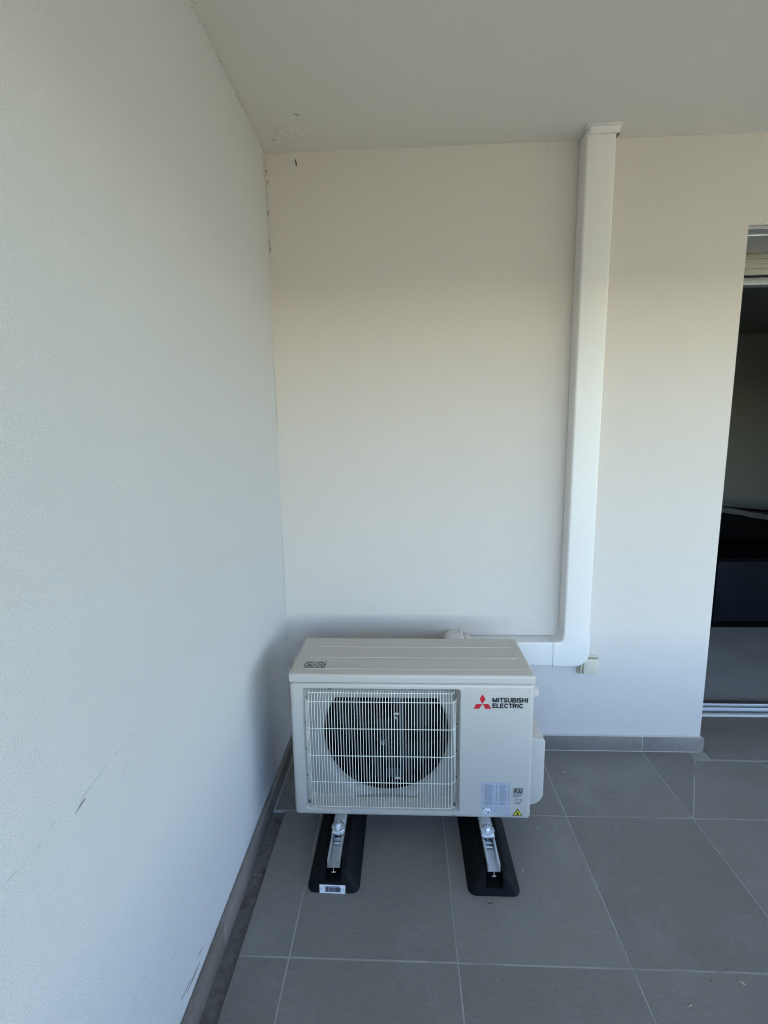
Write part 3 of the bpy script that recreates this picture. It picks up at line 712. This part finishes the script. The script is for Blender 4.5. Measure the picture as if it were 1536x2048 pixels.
# ------------------------------------------------------------------ rubber feet with rails
def foot(cx, w0, y0, y1, label, sticker):
    hw = w0/2; r = empty('rubber_foot', (cx, (y0+y1)/2, 0), label, 'rubber foot', 'rubber feet under the outdoor unit')
    def rr(hx, ya, yb, rad, z, n=5):
        p = []
        for (x, y, s0) in ((cx+hx-rad, ya+rad, -90), (cx+hx-rad, yb-rad, 0), (cx-hx+rad, yb-rad, 90), (cx-hx+rad, ya+rad, 180)):
            for k in range(n): t_ = math.radians(s0+90*k/(n-1)); p.append((x+rad*math.cos(t_), y+rad*math.sin(t_), z))
        return p
    m = MB()
    lv = [rr(hw, y0, y1, .024, .0005), rr(hw, y0, y1, .024, .0045), rr(hw-.0015, y0+.001, y1-.001, .0235, .006), rr(hw-.014, y0+.006, y1-.006, .02, .030), rr(hw-.040, y0+.010, y1-.010, .014, .068), rr(hw-.0425, y0+.0125, y1-.0125, .012, .0700)]
    vv = [[m.bm.verts.new(p) for p in l_] for l_ in lv]; n = len(vv[0])
    for A, B in zip(vv, vv[1:]):
        for k in range(n): m.bm.faces.new([A[k], A[(k+1) % n], B[(k+1) % n], B[k]])
    m.bm.faces.new(vv[0][::-1]); m.bm.faces.new(vv[-1])
    body = part(m, 'rubber_block', M['rubber'], r)
    dgx = bpy.context.evaluated_depsgraph_get(); dgx.update()
    c1 = MB().box(cx-.026, cx+.026, y0-.05, y0+.060, .024, .09).build('cut', M['rubber'])
    c2 = MB().box(cx-.0205, cx+.0205, y0+.03, y1-.02, .060, .09).build('cut', M['rubber'])
    if sticker: bpy.data.objects.remove(c1, do_unlink=True); c1 = MB().box(cx-.026, cx+.026, y0-.05, y0+.060, .034, .09).build('cut', M['rubber'])
    dgx.update(); boolean(body, [c1, c2])
    # aluminium C rail
    ya, yb = -.680, y1-.03; z0 = .0635; z1 = .0890; q = .0022; W = .0195
    m = MB(); sec = [(-W, z0), (W, z0), (W, z1), (W-.006, z1), (W-.006, z1-.0020), (W-q, z1-.0020), (W-q, z0+q), (-W+q, z0+q), (-W+q, z1-.0020), (-W+.006, z1-.0020), (-W+.006, z1), (-W, z1)]
    m.prism([(cx+x, ya, z) for x, z in sec], (0, yb-ya, 0)); rail = part(m, 'aluminium_rail', M['alu'], r)
    # bolt and washers, front and back
    for by in (-.562, -.262):
        m = MB(); m.lathe([(.0052, .056), (.0052, .1245), (.0042, .127)], (cx, by, 0), 'Z', 12); bolt = part(m, 'bolt', M['zinc'], r)
        m = MB(); m.lathe([(.0098, .1016), (.0104, .1024), (.0104, .1100), (.0096, .1110)], (cx, by, 0), 'Z', 6); part(m, 'nut', M['zinc'], bolt, 20)
        m = MB(); m.lathe([(.0228, .0995), (.0232, .1000), (.0226, .1016), (.009, .1022)], (cx, by, 0), 'Z', 32); part(m, 'washer', M['zinc'], bolt)
        m = MB(); m.box(cx-.0125, cx+.0125, by-.030, by-.010, .0740, .0775, bev=.001); m.box(cx-.016, cx+.016, by-.018, by+.02, .0850, .0885, bev=.001)
        m.box(cx-.0125, cx+.0125, by-.040, by-.034, .070, .0735, bev=.001)
        part(m, 'slide_nut', M['zinc'], bolt)
    m = MB(); m.box(cx-.0008, cx+.0008, ya-.004, ya-.0005, .052, .0655); m.box(cx-.006, cx+.006, ya-.004, ya-.0005, .0495, .0515)
    part(m, 'rail_pin', M['leaf'], r, 0)
    if sticker:
        m = MB(); ys_ = y0-.0016
        m.prism([(.2535, ys_, .0015), (.3325, ys_, .0005), (.3330, ys_+.004, .0250), (.2530, ys_+.004, .0262)], (0, .0012, 0))
        st = part(m, 'barcode_sticker', M['paper'], r, 0)
        m = MB(); random.seed(9); x = .2705
        while x < .318:
            d_ = random.choice((.0007, .0011, .0017)); m.prism([(x, ys_+.0005, .0065), (x+d_, ys_+.0005, .0065), (x+d_, ys_+.0028, .0195), (x, ys_+.0028, .0195)], (0, -.0012, 0)); x += d_+random.choice((.0007, .001, .0014))
        m.prism([(.2580, ys_+.0006, .008), (.2588, ys_+.0006, .008), (.2610, ys_+.0026, .018), (.2602, ys_+.0026, .018)], (0, -.0012, 0)); m.prism([(.3255, ys_+.0006, .007), (.3263, ys_+.0006, .007), (.3268, ys_+.0026, .0175), (.3260, ys_+.0026, .0175)], (0, -.0012, 0))
        part(m, 'barcode', M['ink'], st, 0)
        m = MB(); x = .270
        while x < .316:
            d_ = random.uniform(.002, .005); m.prism([(x, ys_+.0030, .0208), (x+d_, ys_+.0030, .0208), (x+d_, ys_+.0034, .0228), (x, ys_+.0034, .0228)], (0, -.0012, 0)); x += d_+.001
        part(m, 'barcode_caption', M['inkg'], st, 0)
foot(.2945, .163, -.706, -.105, 'black rubber foot with aluminium rail and white barcode sticker on its front', True)
foot(.7915, .160, -.702, -.105, 'black rubber foot with aluminium rail and no sticker, under the printed side', False)

# ------------------------------------------------------------------ litter on the floor
LG = 'scraps of dry leaf on the tiles'
def scrap(x, y, L, wd, ang, mat, label, z=0.0006, h=.0015):
    m = MB(); ca, sa = math.cos(ang), math.sin(ang); up = []; lo = []
    for k in range(6):
        t_ = k/5; c = L*(t_-.5); q = wd*math.sin(math.pi*(.12+.76*t_))*random.uniform(.6, 1.1)/2; bend = .25*L*(t_-.5)**2
        up.append((x+ca*c-sa*(q+bend), y+sa*c+ca*(q+bend), z+h*random.random())); lo.append((x+ca*c-sa*(-q+bend), y+sa*c+ca*(-q+bend), z+h*random.random()*.5))
    m.prism(up+lo[::-1], (0, 0, .0006)); o = m.build('leaf_scrap', M[mat], smooth=0, origin=(x, y, 0)); tag(o, label, 'leaf scrap', LG)
random.seed(31)
scrap(.996, -.441, .006, .0045, .8, 'leaf', 'pale scrap on the tile just right of the unit, below the valve cover')
scrap(.898, -.612, .018, .004, 1.1, 'leaf', 'pale stick-like scrap just right of the plain rubber foot')
scrap(1.183, -.152, .014, .003, .3, 'leaf', 'pale curled scrap on the tile close to the rear skirting')
scrap(1.312, -.217, .006, .0035, 2.0, 'leaf', 'small pale scrap between the rear skirting and the first grout line')
scrap(1.327, -.262, .010, .0035, 2.2, 'leafb', 'small dark brown scrap on the tile between the rear skirting and first grout line')
scrap(1.377, -.915, .012, .005, 2.3, 'leaf', 'pale scrap on the front row of tiles at far right')
scrap(1.216, -.968, .014, .0018, .4, 'leaf', 'thin curved pale scrap on the frontmost tiles near the photo bottom')
scrap(.775, -.724, .016, .0025, .2, 'leafb', 'dark reddish scrap on the tile in front of the plain rubber foot')
scrap(.031, -.641, .006, .005, .2, 'leaf', 'pale crumb in the gutter strip, farther of two', z=-.0108)
scrap(.036, -.669, .006, .003, 1.2, 'leaf', 'pale crumb in the gutter strip, nearer of two', z=-.0108)
